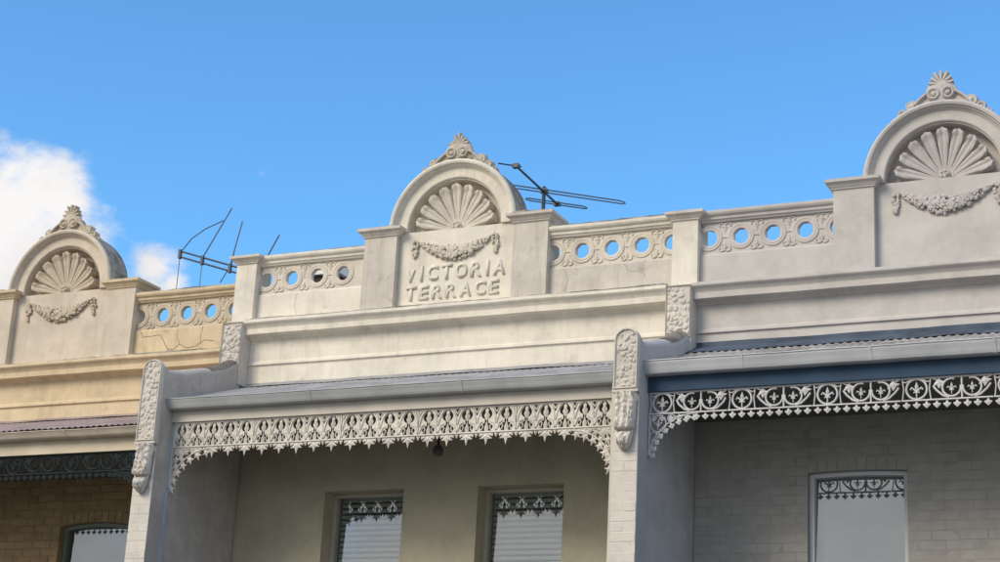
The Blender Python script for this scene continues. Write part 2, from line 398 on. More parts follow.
def wing(H, x, side_mats, panel_bottom, apex, zb_cons, low, bricks=True, nm='wing_wall'):
    """party wall carried forward past the verandah, with swept top"""
    hw = .115
    st = [(-1.40, apex-.005), (-1.36, apex-.035), (-1.28, apex-.062), (-1.15, apex-.040), (-1.0, apex+.002), (-.8, apex+.065), (-.6, apex+.125), (-.45, apex+.175), (-.33, apex+.225), (-.24, apex+.275), (-.14, apex+.33), (.06, apex+.36)]
    rings = []
    for y, zt in st:
        prof = [(-hw, low), (hw, low)]
        for k in range(9):
            a = PI*k/8; prof.append((hw*math.cos(a), zt-.085+.085*math.sin(a)))
        rings.append([(x+px+.004*noise.noise(Vector((y*2, pz*2, x))), y, pz) for px, pz in prof])
    o = MB().loft(rings).build(nm, side_mats[0], H, smooth=35)
    o['label'] = side_mats[2]
    sr = []                                    # soot gathered where the sweep turns up
    for y, zt in st:
        if -.62 < y < -.13: sr.append([(x+hw*1.006*math.cos(a), y, zt-.081+.087*math.sin(a)+.004*noise.noise(Vector((y*20, a*3, x)))) for a in [PI*(.16+.68*k/6) for k in range(7)]])
    MB().loft(sr, False, False, False).build('soot_stain', 'soot', o, smooth=50, recalc=False)
    # carved front and console under it
    out = [(x-hw, panel_bottom)]+[(x+hw, panel_bottom)]+[(x+hw*math.cos(PI*k/10), apex-hw+hw*math.sin(PI*k/10)) for k in range(11)]
    MB().prism(out, -1.44, -1.39).build('panel_block', side_mats[1], o)
    carved(o, x-hw+.002, x+hw-.002, panel_bottom+.002, apex-.002, -1.441, True, side_mats[1], x*3+1.7)
    MB().box(x-hw-.004, x+hw+.004, -1.452, -1.385, panel_bottom-.022, panel_bottom-.001).build('panel_sill', side_mats[1], o)
    console(o, x, panel_bottom-.022, zb_cons, -1.428, side_mats[1])
    MB().box(x-.1135, x+.1135, -1.4022, -1.395, low+.02, panel_bottom-.03).build('mortar', side_mats[1], o)
    # painted brick front
    z = panel_bottom-.065; row = 0
    while z > 1.75:
        if row % 2 == 0: brick(o, x, -1.404, z, .226, .079, 'brickw')
        else:
            brick(o, x-.0585, -1.404, z, .109, .079, 'brickw'); brick(o, x+.0585, -1.404, z, .109, .079, 'brickw')
        z -= .086; row += 1
    # block where the sweep meets the parapet
    bk = MB().box(x-.13, x+.13, -.145, .10, apex+.06, 5.005).build('parapet_block', side_mats[1], H)
    carved(bk, x-.128, x+.128, apex+.256, 5.003, -.147, False, side_mats[1], x*2+5, depth=.018)
    return o

def pier(H, x0, x1, z0, z1, mat, capmat, cap):
    MB().loft([[(x0, 0, z0), (x1, 0, z0), (x1, .30, z0), (x0, .30, z0)], [(x0+.002, .002, z1), (x1-.002, .002, z1), (x1-.002, .30, z1), (x0+.002, .30, z1)]]).build('pier', mat, H)
    cx = (x0+x1)/2; hx = (x1-x0)/2
    MB().stepped(cx, .15, hx, .15, [(z1-.004, -.004), (z1, .012), (z1+.012, .014), (z1+.018, .022), (z1+cap*.45, .035), (z1+cap*.62, .055), (z1+cap*.66, .064), (z1+cap, .066), (z1+cap+.012, .03)]).build('pier_cap', capmat, H)

def balustrade(H, x0, x1, holes, m_wall, m_orn, m_cop):
    MB().sweepx([(.074, 4.90), (.074, 5.345), (.082, 5.362), (.24, 5.362), (.26, 4.90)], x0, x1, 8, .004).build('balustrade_base', m_wall, H)
    hz = 5.522; hs = []
    for hx in holes:
        rj = random.uniform(-.12, .12)
        if x0+.015 < hx-.082 and hx+.082 < x1-.015:
            hs.append([(hx+.075*math.cos(2*PI*k/8+PI/8+rj), hz+.081*math.sin(2*PI*k/8+PI/8+rj)) for k in range(8)])
    ends = []
    outer = [(x0, 5.364), (x1, 5.364), (x1, 5.672), (x0, 5.672)]
    # holes cut by a pier become notches in the outline
    for hx in holes:
        if hx-.082 <= x0+.015 and hx+.06 > x0:
            a = [(hx+.08*math.cos(t), hz+.082*math.sin(t)) for t in [PI/2-PI*k/6 for k in range(7)]]
            a = [(max(p[0], x0), p[1]) for p in a]; outer = outer[:4]+[(x0, p[1]) if p[0] <= x0 else p for p in a]
        elif hx+.082 >= x1-.015 and hx-.06 < x1:
            a = [(hx+.08*math.cos(t), hz+.082*math.sin(t)) for t in [-PI/2-PI*k/6 for k in range(7)]]
            a = [(min(p[0], x1), p[1]) for p in a]; outer = outer[:2]+a+outer[2:]
    o2 = []
    for p in outer:
        if not o2 or (abs(p[0]-o2[-1][0])+abs(p[1]-o2[-1][1])) > 1e-4: o2.append(p)
    pnl = MB().plate(o2, hs, .092, .135).build('pierced_panel', m_orn, H)
    for hx in holes:
        prof = [(.078, .10), (.079, .086), (.086, .083), (.104, .083), (.107, .087), (.111, .083), (.124, .082), (.130, .085), (.133, .094)]
        a0, a1 = 0, 2*PI
        if hx-.13 < x0: c = max(-1, min(1, (x0-hx)/.13)); a0 = -math.acos(c); a1 = math.acos(c)
        elif hx+.13 > x1: c = max(-1, min(1, (x1-hx)/.13)); a0 = math.acos(c); a1 = 2*PI-math.acos(c)
        MB().arc(hx, hz, prof, a0, a1, 24, False).build('ring_moulding', m_orn, pnl, smooth=50)
    mb = MB()
    mids = [(holes[i]+holes[i+1])/2 for i in range(len(holes)-1)]
    for mx in mids:
        for sgn in (-1, 1):
            mb.leaf(mx, hz+sgn*.085, [(mx, hz+sgn*.02), (mx+.022, hz+sgn*.07), (mx+.016, hz+sgn*.12), (mx, hz+sgn*.143), (mx-.016, hz+sgn*.12), (mx-.022, hz+sgn*.07)], .016, .094)
            for q in (-1, 1):
                mb.stroke([(mx+q*(.03+.028*math.cos(t)), hz+sgn*(.118+.024*math.sin(t))) for t in [k*.62-.6 for k in range(9)]], .015, .013, .094)
        mb.stroke([(mx-.03, hz+.002), (mx+.03, hz-.002)], .022, .010, .094)
        for i in range(14):
            a, b = random.uniform(-.07, .07), random.uniform(-.135, .135)
            if min(math.hypot(mx+a-h, b) for h in holes) > .133: mb.blob((mx+a, .093, hz+b), random.uniform(.008, .015), 1, .7, 1, 6, 4, .3)
    mb.build('scrollwork', m_orn, pnl, kind='stuff')
    MB().sweepx([(.085, 5.672), (.066, 5.676), (.060, 5.69), (.045, 5.698), (.042, 5.722), (.022, 5.735), (.012, 5.752), (.012, 5.775), (.03, 5.785), (.26, 5.79), (.28, 5.77), (.25, 5.70), (.20, 5.674)], x0, x1, 10, .006).build('coping', m_cop, H)

def shell(H, cx, cz, mat, y=.20):
    mb = MB(); L = 9; a0, a1 = math.radians(4), math.radians(176); nt, nr = L*14, 18
    def fn(u, v):
        th = a0+(a1-a0)*u; ph = u*L; s = 2*(ph-math.floor(ph))-1
        if u >= 1: s = 1
        mid = 1-abs((u-.5)*2)
        Rm = .455+.035*mid
        R = Rm*(.99-.36*abs(s)**4.2+.016*math.cos(s*PI*3))
        r = .05+(R-.05)*v
        rel = v
        rim = math.exp(-((rel-.96)/.06)**2)*.016
        d = .045+.060*rel+.034*(1-abs(s)**2.5)*rel-.016*math.exp(-(s/.30)**2)*rel+rim
        if abs(s) > .84: d -= .085*rel**1.8*((abs(s)-.84)/.16)**.8
        return (cx+r*math.cos(th), y-d, cz+r*math.sin(th)*1.0+.0)
    mb.grid(fn, nt, nr, True)
    b = len(mb.v)-(nt+1)
    rim = [mb.v[b+i].copy() for i in range(nt+1)]
    n0 = len(mb.v); mb.v += [Vector((p.x*.985+cx*.015, y+.005, p.z)) for p in rim]
    for i in range(nt): mb.f.append((b+i+1, b+i, n0+i, n0+i+1))
    o = mb.build('shell', mat, H, smooth=48, recalc=False)
    k = MB(); k.blob((cx, y-.05, cz+.045), .055, 1, .9, .95, 14, 8, .12); k.arc(cx, cz+.045, [(.06, y), (.07, y-.055), (.083, y-.06), (.092, y-.05), (.095, y)], -.3, PI+.3, 20)
    for q in range(5): k.blob((cx+.03*math.cos(q*1.256), y-.10, cz+.045+.03*math.sin(q*1.256)), .016, 1, .6, 1, 6, 4)
    k.build('shell_boss', mat, o, smooth=50)
    return o

def garland(H, cx, mat, y=.08, z=5.76, worn=0):
    mb = MB(); N = 230
    for i in range(N):
        u = random.uniform(-1, 1); w = .016+.062*(1-abs(u)**2.0)
        zc = z-.135*(1-abs(u)**1.9)+.0
        o = random.uniform(-1, 1)
        x = cx+u*.40; zz = zc+o*w
        mb.blob((x, y-.012-.030*(1-o*o)*(1-u*u*.6), zz), random.uniform(.013, .026)*(.55+.45*(1-u*u)), 1, .8, 1, 7, 4, .35)
    for i in range(26):          # the larger roses
        u = random.uniform(-.62, .62); zc = z-.135*(1-abs(u)**1.9)+random.uniform(-.045, .045); x = cx+u*.40
        mb.blob((x, y-.036, zc), .024, 1, .6, 1, 8, 5, .3)
        for k in range(5): mb.blob((x+.02*math.cos(k*1.257), y-.042, zc+.02*math.sin(k*1.257)), .011, 1, .7, 1, 6, 4, .2)
    for sgn in (-1, 1):
        xe = cx+sgn*.455
        for i in range(30):
            t = random.random(); w = .010+.026*math.sin(PI*min(1, t*1.1+.05))
            mb.blob((xe+sgn*.012*t+random.uniform(-1, 1)*w, y-.016, z+.03-.20*t), random.uniform(.011, .02), 1, .9, 1.1, 7, 4, .35)
        mb.tube([(cx+sgn*.39, y-.008, z), (cx+sgn*.43, y-.014, z+.025), (xe, y-.016, z+.03)], .014, 6)
    return mb.build('garland', mat, H, smooth=60)

def acroterion(H, cx, zt, mat, broken=0, y=.10):
    mb = MB(); d0, d1 = y-.055, y+.06
    # scrolled base
    base = [(-.25, -.055), (-.215, .0), (-.17, .035), (-.145, .085), (-.115, .135), (-.075, .165), (-.05, .185), (.05, .185), (.075, .165), (.115, .135), (.145, .085), (.17, .035), (.215, .0), (.25, -.055), (.12, -.02), (0, -.01), (-.12, -.02)]
    mb.prism([(cx+a*1.15, zt+b) for a, b in base], d0+.02, d1)
    mb.prism([(cx+.10*math.cos(PI*k/8), zt+.16+.125*math.sin(PI*k/8)) for k in range(9)], y-.022, y+.04)
    mb.blob((cx, y-.01, zt+.10), .13, 1.25, .42, 1.0, 14, 8, .12)
    for sgn in (-1, 1):
        mb.arc(cx+sgn*.067, zt+.085, [(.034, d0+.025), (.036, d0-.01), (.050, d0-.02), (.066, d0-.005), (.069, d0+.03)], 0, 2*PI, 18, False)
        mb.blob((cx+sgn*.067, d0, zt+.085), .030, 1, .9, 1, 8, 5, .1)
        mb.stroke([(cx+sgn*(.12+.17*t), zt+.10-.16*t+.02*math.sin(t*PI)) for t in [k/8 for k in range(9)]], .035, .03, d0+.015)
        # small outer scrolls climbing the arch
        for (ax, az, rr) in ((.27, -.015, .065), (.36, -.08, .050), (.43, -.145, .036)):
            mb.blob((cx+sgn*ax, y, zt+az), rr, 1, 1.1, .95, 9, 6, .2+.2*broken)
            mb.arc(cx+sgn*ax, zt+az, [(rr*.4, d0+.03), (rr*.5, d0), (rr*.85, d0-.004), (rr, d0+.03)], 0, 2*PI, 12, False)
    # palmette of seven fronds
    for k in range(7):
        a = math.radians(90+(k-3)*27); ln = (.135 if k in (2, 3, 4) else .115)*(1-.12*broken*((k*7) % 3))
        bx, bz = cx, zt+.185
        dx, dz = math.cos(a), math.sin(a)
        mb.stroke([(bx+dx*ln*q, bz+dz*ln*q) for q in (.12, .35, .6, .8, .93, 1.0)], lambda q: .014+.034*math.sin(min(1, q*.86+.05)*PI)**.8, .05, y)
    mb.blob((cx, y-.01, zt+.185), .04, 1.1, 1.1, .9, 10, 6, .15)
    if broken:
        for i in range(24):
            t = random.uniform(-1, 1); mb.blob((cx+t*.17, y+random.uniform(-.05, .05), zt+.16*(1-abs(t))*random.random()), random.uniform(.015, .035), 1, 1, 1, 7, 5, .4)
    return mb.build('acroterion', mat, H, smooth=45)

def pediment(H, m_panel, m_arch, m_orn, mouldy, letters, broken):
    b0, b1 = PPX-.668, PPX+.668
    R = .69; Rn = .535; n = 28
    outer = [(b0, 4.90), (b1, 4.90), (b1, RCZ-.01)]+[(PCX+R*math.cos(PI*k/n), RCZ+R*math.sin(PI*k/n)) for k in range(n+1)]+[(b0, RCZ-.01)]
    niche = [(PCX+Rn*math.cos(PI*k/n), RCZ-.012+Rn*math.sin(PI*k/n)) for k in range(n+1)]
    pn = MB().plate(outer, [niche], .08, .30).build('pediment_panel', m_panel, H)
    MB().prism([(PCX+(Rn+.01)*math.cos(PI*k/n), RCZ-.02+(Rn+.01)*math.sin(PI*k/n)) for k in range(n+1)], .215, .29).build('niche_back', m_panel, pn)
    prof = [(.730, .012), (.720, -.012), (.700, -.022), (.680, -.014), (.672, .008), (.662, .014), (.655, .036), (.645, .040), (.640, .052), (.548, .054), (.538, .062), (.534, .10), (.60, .12), (.69, .12)]
    MB().arc(PCX, RCZ, prof, -.01, PI+.01, 48).build('arch_moulding', m_arch, H, smooth=35)
    MB().arc(PCX, RCZ, [(.692, .125), (.692, .34), (.728, .34), (.732, .25), (.730, .014), (.70, .02)], -.01, PI+.01, 48).build('arch_extrados', mouldy, H, smooth=35)
    shell(H, PCX, RCZ-.008, m_orn)
    garland(pn, PPX-.02, m_orn)
    acroterion(H, PCX, 6.632, 'crest' if broken else m_orn, broken)
    if letters:
        def word(txt, x0, x1, zb, h, first=1.0):
            xs = []
            adv = {'I': .55, 'V': 1.0, 'A': 1.05, 'C': 1.0, 'T': .95, 'O': 1.05, 'R': 1.0, 'E': .9}
            tot = sum(adv[c] for c in txt); x = x0
            for i, c in enumerate(txt):
                w = adv[c]/tot*(x1-x0)
                cu = bpy.data.curves.new('letter', 'FONT'); cu.body = c; cu.size = 1; cu.extrude = 0; cu.offset = .028; cu.resolution_u = 4
                tmp = bpy.data.objects.new('tmp', cu); C.objects.link(tmp)
                dg = bpy.context.evaluated_depsgraph_get(); me = bpy.data.meshes.new_from_object(tmp.evaluated_get(dg))
                bpy.data.objects.remove(tmp)
                vx = [v.co.x for v in me.vertices]; vy = [v.co.y for v in me.vertices]
                mx0, mx1, my0, my1 = min(vx), max(vx), min(vy), max(vy)
                hh = h*(first if i == 0 else 1); ww = w*(.76 if c != 'I' else .30)*(first if i == 0 else 1)
                bm = bmesh.new(); bm.from_mesh(me)
                r = bmesh.ops.extrude_face_region(bm, geom=bm.faces[:])
                top = [g for g in r['geom'] if isinstance(g, bmesh.types.BMVert)]
                ts = set(top)
                for v in bm.verts:
                    px = x+w/2+((v.co.x-mx0)/(mx1-mx0)-.5)*ww; pz = zb+(v.co.y-my0)/(my1-my0)*hh
                    v.co = Vector((px, .079-.013 if v in ts else .082, pz))-OFF
                bmesh.ops.recalc_face_normals(bm, faces=bm.faces); bm.to_mesh(me); bm.free()
                me.materials.clear(); me.materials.append(MT['mid'])
                o = bpy.data.objects.new('letter', me); C.objects.link(o); o.parent = pn; o['label'] = 'raised cement letter ' + c
                x += w
        word('VICTORIA', 1.90, 3.085, 5.345, .168, .80)
        word('TERRACE', 1.925, 3.02, 5.145, .155)

def cornice(H, mat, x0, x1, roofz, m2=None):
    p = [(.28, 4.80), (.28, 5.01), (-.135, 5.02), (-.150, 5.012), (-.152, 4.985), (-.145, 4.975), (-.120, 4.955), (-.105, 4.935), (-.10, 4.925), (-.098, 4.868), (-.085, 4.862), (-.02, 4.858), (-.005, 4.845), (.0, 4.832), (.020, 4.826), (.02, 4.80)]
    MB().sweepx(p, x0, x1, 10, .010).build('cornice', mat, H)
    MB().sweepx([(.02, 4.83), (.024, 4.60), (.012, 4.592), (.004, 4.580), (.0, 4.556), (.022, 4.548), (.022, 4.20), (.28, 4.20), (.28, 4.83)], x0, x1, 10, .004).build('entablature', m2 or mat, H)

def corrugated(H, x0, x1, ya, za, yb, zb, mat, sag=.03):
    mb = MB(); pitch = .076; n = int((x1-x0)/pitch*8); rows = 5
    def fn(u, v):
        x = x0+(x1-x0)*u; y = ya+(yb-ya)*v
        z = za+(zb-za)*v-sag*math.sin(PI*v)
        return (x, y, z+.0065*math.sin(2*PI*x/pitch)+.004*noise.noise(Vector((x*3, y*3, 1))))
    mb.grid(fn, n, rows)
    mb.grid(lambda u, v: Vector(fn(u, v))-Vector((0, 0, .003)), n, rows, True)
    return mb.build('verandah_roof', mat, H, smooth=60, recalc=False)

def gutter(H, x0, x1, z0, z1, mat, joints):
    h = z1-z0
    o = MB().sweepx([(-1.20, z0), (-1.275, z0), (-1.295, z0+.008), (-1.305, z0+.25*h), (-1.315, z0+.5*h), (-1.328, z0+.78*h), (-1.330, z1-.012), (-1.338, z1-.008), (-1.338, z1), (-1.322, z1), (-1.315, z1-.01), (-1.29, z0+.3*h), (-1.26, z0+.015), (-1.21, z0+.015), (-1.205, z1+.005), (-1.20, z1+.005)], x0, x1, 12, .008).build('gutter', mat, H)
    for j in joints:
        MB().sweepx([(-1.26, z0-.003), (-1.298, z0+.004), (-1.309, z0+.25*h), (-1.319, z0+.5*h), (-1.333, z0+.78*h), (-1.342, z1+.003), (-1.325, z1+.004), (-1.29, z0+.4*h)], j-.012, j+.012).build('gutter_joint', mat, o)

# ------------------------------------------------------------------ iron lace
YL = -1.17
def star(mb, x, z, r, ang=-PI/2, t=.010, y=YL):
    rad = [1.0, .36, .88, .38, .74, .45, .74, .38, .88, .36]; rad = [q*random.uniform(.92, 1.08) for q in rad]
    pts = [(x+r*q*math.cos(ang+2*PI*i/10), z+r*q*math.sin(ang+2*PI*i/10)) for i, q in enumerate(rad)]
    mb.leaf(x, z, pts, t, y)
def ivy_panel(H, x0, x1, n):
    mb = MB(); u = (x1-x0)/n; zt, zb = 3.662, 3.425
    mb.box(x0, x1, YL-.010, YL+.010, zt-.012, zt+.004); mb.box(x0+.001, x1-.001, YL-.013, YL+.011, zb-.008, zb+.006)
    mb.box(x0+.002, x0+.013, YL-.008, YL+.008, zb, zt); mb.box(x1-.013, x1-.002, YL-.0085, YL+.0085, zb, zt)
    for i in range(n):
        c = x0+u*(i+.5); h = zt-zb
        T = lambda a, b: (c+a*u, zb+b*h)
        for s in (-1, 1):
            jy = random.uniform(-.001, .001)
            mb.prism([T(s*p, q) for p, q in ((.499, .10), (.44, .012), (.27, .012), (.29, .10), (.34, .19), (.26, .29), (.09, .35), (.09, .50), (.20, .54), (.28, .64), (.27, .76), (.17, .87), (.06, .975), (.27, .975), (.38, .84), (.499, .62))], YL-.006+jy, YL+.006+jy)
            mb.stroke([T(s*.48, .08), T(s*.40, .20), T(s*.34, .34), T(s*.18, .40)], lambda q: .022-.010*q, .010, YL-.005)
            mb.stroke([T(s*.47, .34), T(s*.42, .58), T(s*.34, .76), T(s*.18, .95)], lambda q: .010+.016*math.sin(q*PI), .010, YL-.005)
            mb.leaf(*T(s*.44, .50), [T(s*.495, .38), T(s*.495, .62), T(s*.40, .66), T(s*.36, .52), T(s*.42, .42)], .010, YL-.007)
            mb.stroke([T(s*.27, .985), T(s*.40, .90), T(s*.495, .76)], .013, .009, YL-.003)
            mb.stroke([T(s*.33, .03), T(s*.22, .10), T(s*.17, .22), T(s*.24, .29)], .014, .009, YL)
        mb.leaf(*T(0, .70), [T(0, .42), T(.08, .52), T(.15, .64), T(.08, .74), T(.09, .86), T(0, .98), T(-.09, .86), T(-.08, .74), T(-.15, .64), T(-.08, .52)], .014, YL)
        mb.leaf(*T(0, .2), [T(0, .0), T(.09, .03), T(.11, .16), T(.06, .28), T(0, .44), T(-.06, .28), T(-.11, .16), T(-.09, .03)], .012, YL)
        star(mb, c, zb-.042, .076)
        for q in (-1, 1): mb.leaf(c+q*.042, zb-.03, [(c+q*.012, zb-.005), (c+q*.075, zb-.006), (c+q*.066, zb-.045), (c+q*.05, zb-.036), (c+q*.03, zb-.04)], .009, YL)
        for s in (-1, 1): mb.leaf(c+s*u*.5, zb-.02, [(c+s*u*.5-.026, zb-.004), (c+s*u*.5, zb-.052), (c+s*u*.5+.026, zb-.004)], .008, YL)
    return mb.build('lace_panel', 'lacem', H)
def ivy_bracket(H, x, sgn, wid=.46, drop=.39):
    mb = MB(); zb = 3.42
    E = lambda a, k=1.0: (x+sgn*wid*k*(1-math.cos(a))+(sgn*wid*(1-k)*0), zb-drop+drop*math.sin(a)*1.0)
    # quarter arch: from low on the wall to high on the rail
    arc = [(x+sgn*(.012+wid*(1-math.cos(a))), zb-drop*.98+drop*.98*math.sin(a)-.02) for a in [PI/2*k/12 for k in range(13)]]
    mb.stroke(arc, .018, .010, YL)
    mb.box(min(x, x+sgn*.014), max(x, x+sgn*.014), YL-.009, YL+.009, zb-drop, zb-.01)
    for k in range(7):
        a = PI/2*(k+.3)/7.2; px, pz = x+sgn*(.02+wid*(1-math.cos(a))), zb-drop*.98+drop*.98*math.sin(a)-.025
        star(mb, px+sgn*.012, pz-.028, .058, -PI/2+sgn*(.55-.25*k/6))
    for (a, b) in ((.05, .05), (.11, .06), (.17, .05), (.06, .12), (.12, .11), (.06, .19), (.24, .04), (.055, .26)):
        star(mb, x+sgn*a, zb-b, .05, random.uniform(0, 6))
    for k in range(3):
        f = .3+.22*k
        mb.stroke([(x+sgn*(.01+wid*f*(1-math.cos(a))), zb-drop*f+drop*f*math.sin(a)-.012) for a in [PI/2*q/8 for q in range(9)]], .012, .009, YL)
    return mb.build('lace_bracket', 'lacem', H)
def fleur(mb, x, z, s, t=.009):
    mb.leaf(x, z+.25*s, [(x, z-.25*s), (x+.18*s, z+.25*s), (x, z+.75*s), (x-.18*s, z+.25*s)], t, YL)
    for q in (-1, 1):
        mb.stroke([(x, z-.3*s), (x+q*.22*s, z-.02*s), (x+q*.48*s, z+.16*s), (x+q*.58*s, z-.05*s)], .20*s, t*.9, YL)
    mb.stroke([(x-.3*s, z-.32*s), (x+.3*s, z-.32*s)], .16*s, t, YL); mb.stroke([(x, z-.3*s), (x, z-.85*s)], .15*s, t, YL)
def drop(mb, x, z, s, ang=-PI/2):
    c, n = math.cos(ang), math.sin(ang)
    f = lambda a, b: (x+a*c-b*n, z+a*n+b*c)
    mb.leaf(*f(.5*s, 0), [f(0, .12*s), f(.35*s, .16*s), f(.42*s, .5*s), f(.6*s, .42*s), f(1.0*s, 0), f(.6*s, -.42*s), f(.42*s, -.5*s), f(.35*s, -.16*s), f(0, -.12*s)], .008, YL)
def circ(x, z, r, a0, a1, n=16): return [(x+r*math.cos(a0+(a1-a0)*k/n), z+r*math.sin(a0+(a1-a0)*k/n)) for k in range(n+1)]
def scroll_panel(H, x0, x1, mat, period=.74):
    """one casting: roundel with fleur at its left end, two facing scrolls at its right"""
    mb = MB(); zt, zb = 3.695, 3.508; zc = (zt+zb)/2; k = (x1-x0)/period
    mb.box(x0, x1, YL-.010, YL+.010, zt-.010, zt+.004); mb.box(x0+.001, x1-.001, YL-.012, YL+.010, zb-.006, zb+.005)
    cx = x0+.125*k
    mb.stroke(circ(cx, zc, .084, 0, 2*PI, 22), .019, .009, YL); fleur(mb, cx, zc, .085)
    for s in (-1, 1):
        mb.stroke([(cx+s*.117*k, zb), (cx+s*.105*k, zc), (cx+s*.117*k, zt)], .012, .008, YL)
        mb.stroke([(cx+s*.04, zt-.005), (cx+s*.085, zt-.035), (cx+s*.115*k, zt-.03)], .012, .008, YL)
    m = x0+.492*k
    for s in (-1, 1):
        mb.stroke(circ(m+s*.082, zc+.002, .074, PI/2+s*.3, PI/2+s*.3+s*5.2*-1, 20), .019, .009, YL)
        mb.stroke([(m+s*.082+s*.02, zb+.014), (m+s*.15, zb+.03), (m+s*.20, zc-.02), (m+s*.232*k, zc+.02)], .019, .009, YL)
        fleur(mb, m+s*.082, zc, .062)
        q = m+s*.185*k
        mb.leaf(q, zc+.045, [(q+1.3*p, zc+.045+1.25*w_) for p, w_ in ((-.04, -.025), (-.012, -.015), (0, -.04), (.02, -.01), (.045, .005), (.016, .014), (0, .036), (-.018, .012))], .010, YL)
        mb.stroke([(m+s*.24*k, zt-.008), (m+s*.19, zt-.03), (m+s*.15, zc+.04)], .012, .008, YL)
    mb.stroke([(m, zb), (m, zt)], .017, .009, YL)
    n = 9
    for i in range(n): drop(mb, x0+(x1-x0)*(i+.5)/n, zb-.004, .066)
    return mb.build('lace_panel', mat, H)
def scroll_bracket(H, x, sgn, mat, wid=.44, dp=.36):
    mb = MB(); zb = 3.505
    arc = [(x+sgn*(.012+wid*(1-math.cos(a))), zb-dp+dp*math.sin(a)-.004) for a in [PI/2*k/14 for k in range(15)]]
    mb.stroke(arc, .014, .009, YL); mb.box(min(x, x+sgn*.012), max(x, x+sgn*.012), YL-.009, YL+.009, zb-dp, zb-.006)
    mb.stroke(circ(x+sgn*.085, zb-.085, .072, 0, 2*PI, 18), .014, .009, YL); fleur(mb, x+sgn*.085, zb-.085, .062)
    mb.stroke(circ(x+sgn*.045, zb-.195, .036, 0, 2*PI, 12), .011, .008, YL); mb.stroke(circ(x+sgn*.205, zb-.04, .034, 0, 2*PI, 12), .011, .008, YL)
    mb.stroke([(x+sgn*.025, zb-.31), (x+sgn*.03, zb-.26), (x+sgn*.05, zb-.23)], .012, .008, YL); mb.stroke([(x+sgn*.32, zb-.016), (x+sgn*.27, zb-.025), (x+sgn*.235, zb-.03)], .012, .008, YL)
    for k in range(9):
        a = PI/2*(k+.4)/9; drop(mb, x+sgn*(.014+wid*(1-math.cos(a))), zb-dp+dp*math.sin(a)-.008, .062, -PI/2+sgn*(PI/2-a)*.62)
    return mb.build('lace_bracket', mat, H)

# ------------------------------------------------------------------ openings
def seg_open(x0, x1, z0, z1, rise, n=8):
    return [(x0, z0), (x1, z0)]+[(x1+(x0-x1)*k/n, z1+rise*(1-(2*k/n-1)**2)) for k in range(n+1)]
TILT = {'framer': math.radians(3.8), 'framem': math.radians(2.5), 'framel': math.radians(1.3)}
def window(H, x0, x1, z0, z1, rise, yg, fmat, kind, fw=.045):
    o_ = seg_open(x0+.002, x1-.002, z0, z1-.002, rise); i_ = seg_open(x0+fw, x1-fw, z0+.08, z1-fw*.8, rise*.9)
    W = MB().plate(o_, [i_], yg-.03, yg+.05).build('window', fmat, H)
    zm = z0+(z1-z0)*.5
    ti = math.tan(TILT[fmat]); hh = z1-zm                 # upper panes tilted so the reflected lace falls lower on the glass
    up = seg_open(x0+fw, x1-fw, zm, z1-fw*.8, rise*.9)
    yy = lambda z: yg+.008+(z-zm-hh*.5)*ti
    MB().loft([[(x, yy(z), z) for x, z in up], [(x, yy(z)+.004, z) for x, z in up]]).build('pane', 'glass', W)
    MB().box(x0+fw, x1-fw, yg+.012, yg+.016, z0+.08, zm).build('pane', 'glass', W)
    if kind == 'sash':
        MB().box(x0+fw, x1-fw, yg-.012, yg+.03, zm-.02, zm+.02).build('meeting_rail', fmat, W)
        MB().box(x0+fw, x1-fw, yg+.09, yg+.094, z0+.1, z1+rise).build('blind', 'slatd', W)
    else:
        first = None; z = z1-.05
        while z > z0+.1:
            if first is None:
                mb = MB(); w = (x1-x0-2*fw)/2-.004; mb.loft([[(-w, a, b) for a, b in ((.0, -.018), (.008, .0), (.012, .018), (.009, .019), (.005, .0), (-.003, -.017))], [(w, a, b) for a, b in ((.0, -.018), (.008, .0), (.012, .018), (.009, .019), (.005, .0), (-.003, -.017))]])
                first = mb.build('slat', 'slat', W, off=ZERO); s = first
            else: s = first.copy(); C.objects.link(s); s.parent = W
            s.location = Vector(((x0+x1)/2, yg+.075+random.uniform(-.002, .002), z))-OFF; s.rotation_euler = (random.uniform(-.06, .06), random.uniform(-.003, .003), 0)
            z -= .056
    # the room behind
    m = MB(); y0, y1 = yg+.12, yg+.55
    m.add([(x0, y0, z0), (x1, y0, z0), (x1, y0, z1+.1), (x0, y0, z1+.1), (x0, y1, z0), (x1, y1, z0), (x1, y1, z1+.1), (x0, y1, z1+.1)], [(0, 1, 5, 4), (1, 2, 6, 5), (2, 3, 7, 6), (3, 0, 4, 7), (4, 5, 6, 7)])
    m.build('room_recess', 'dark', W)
    return W

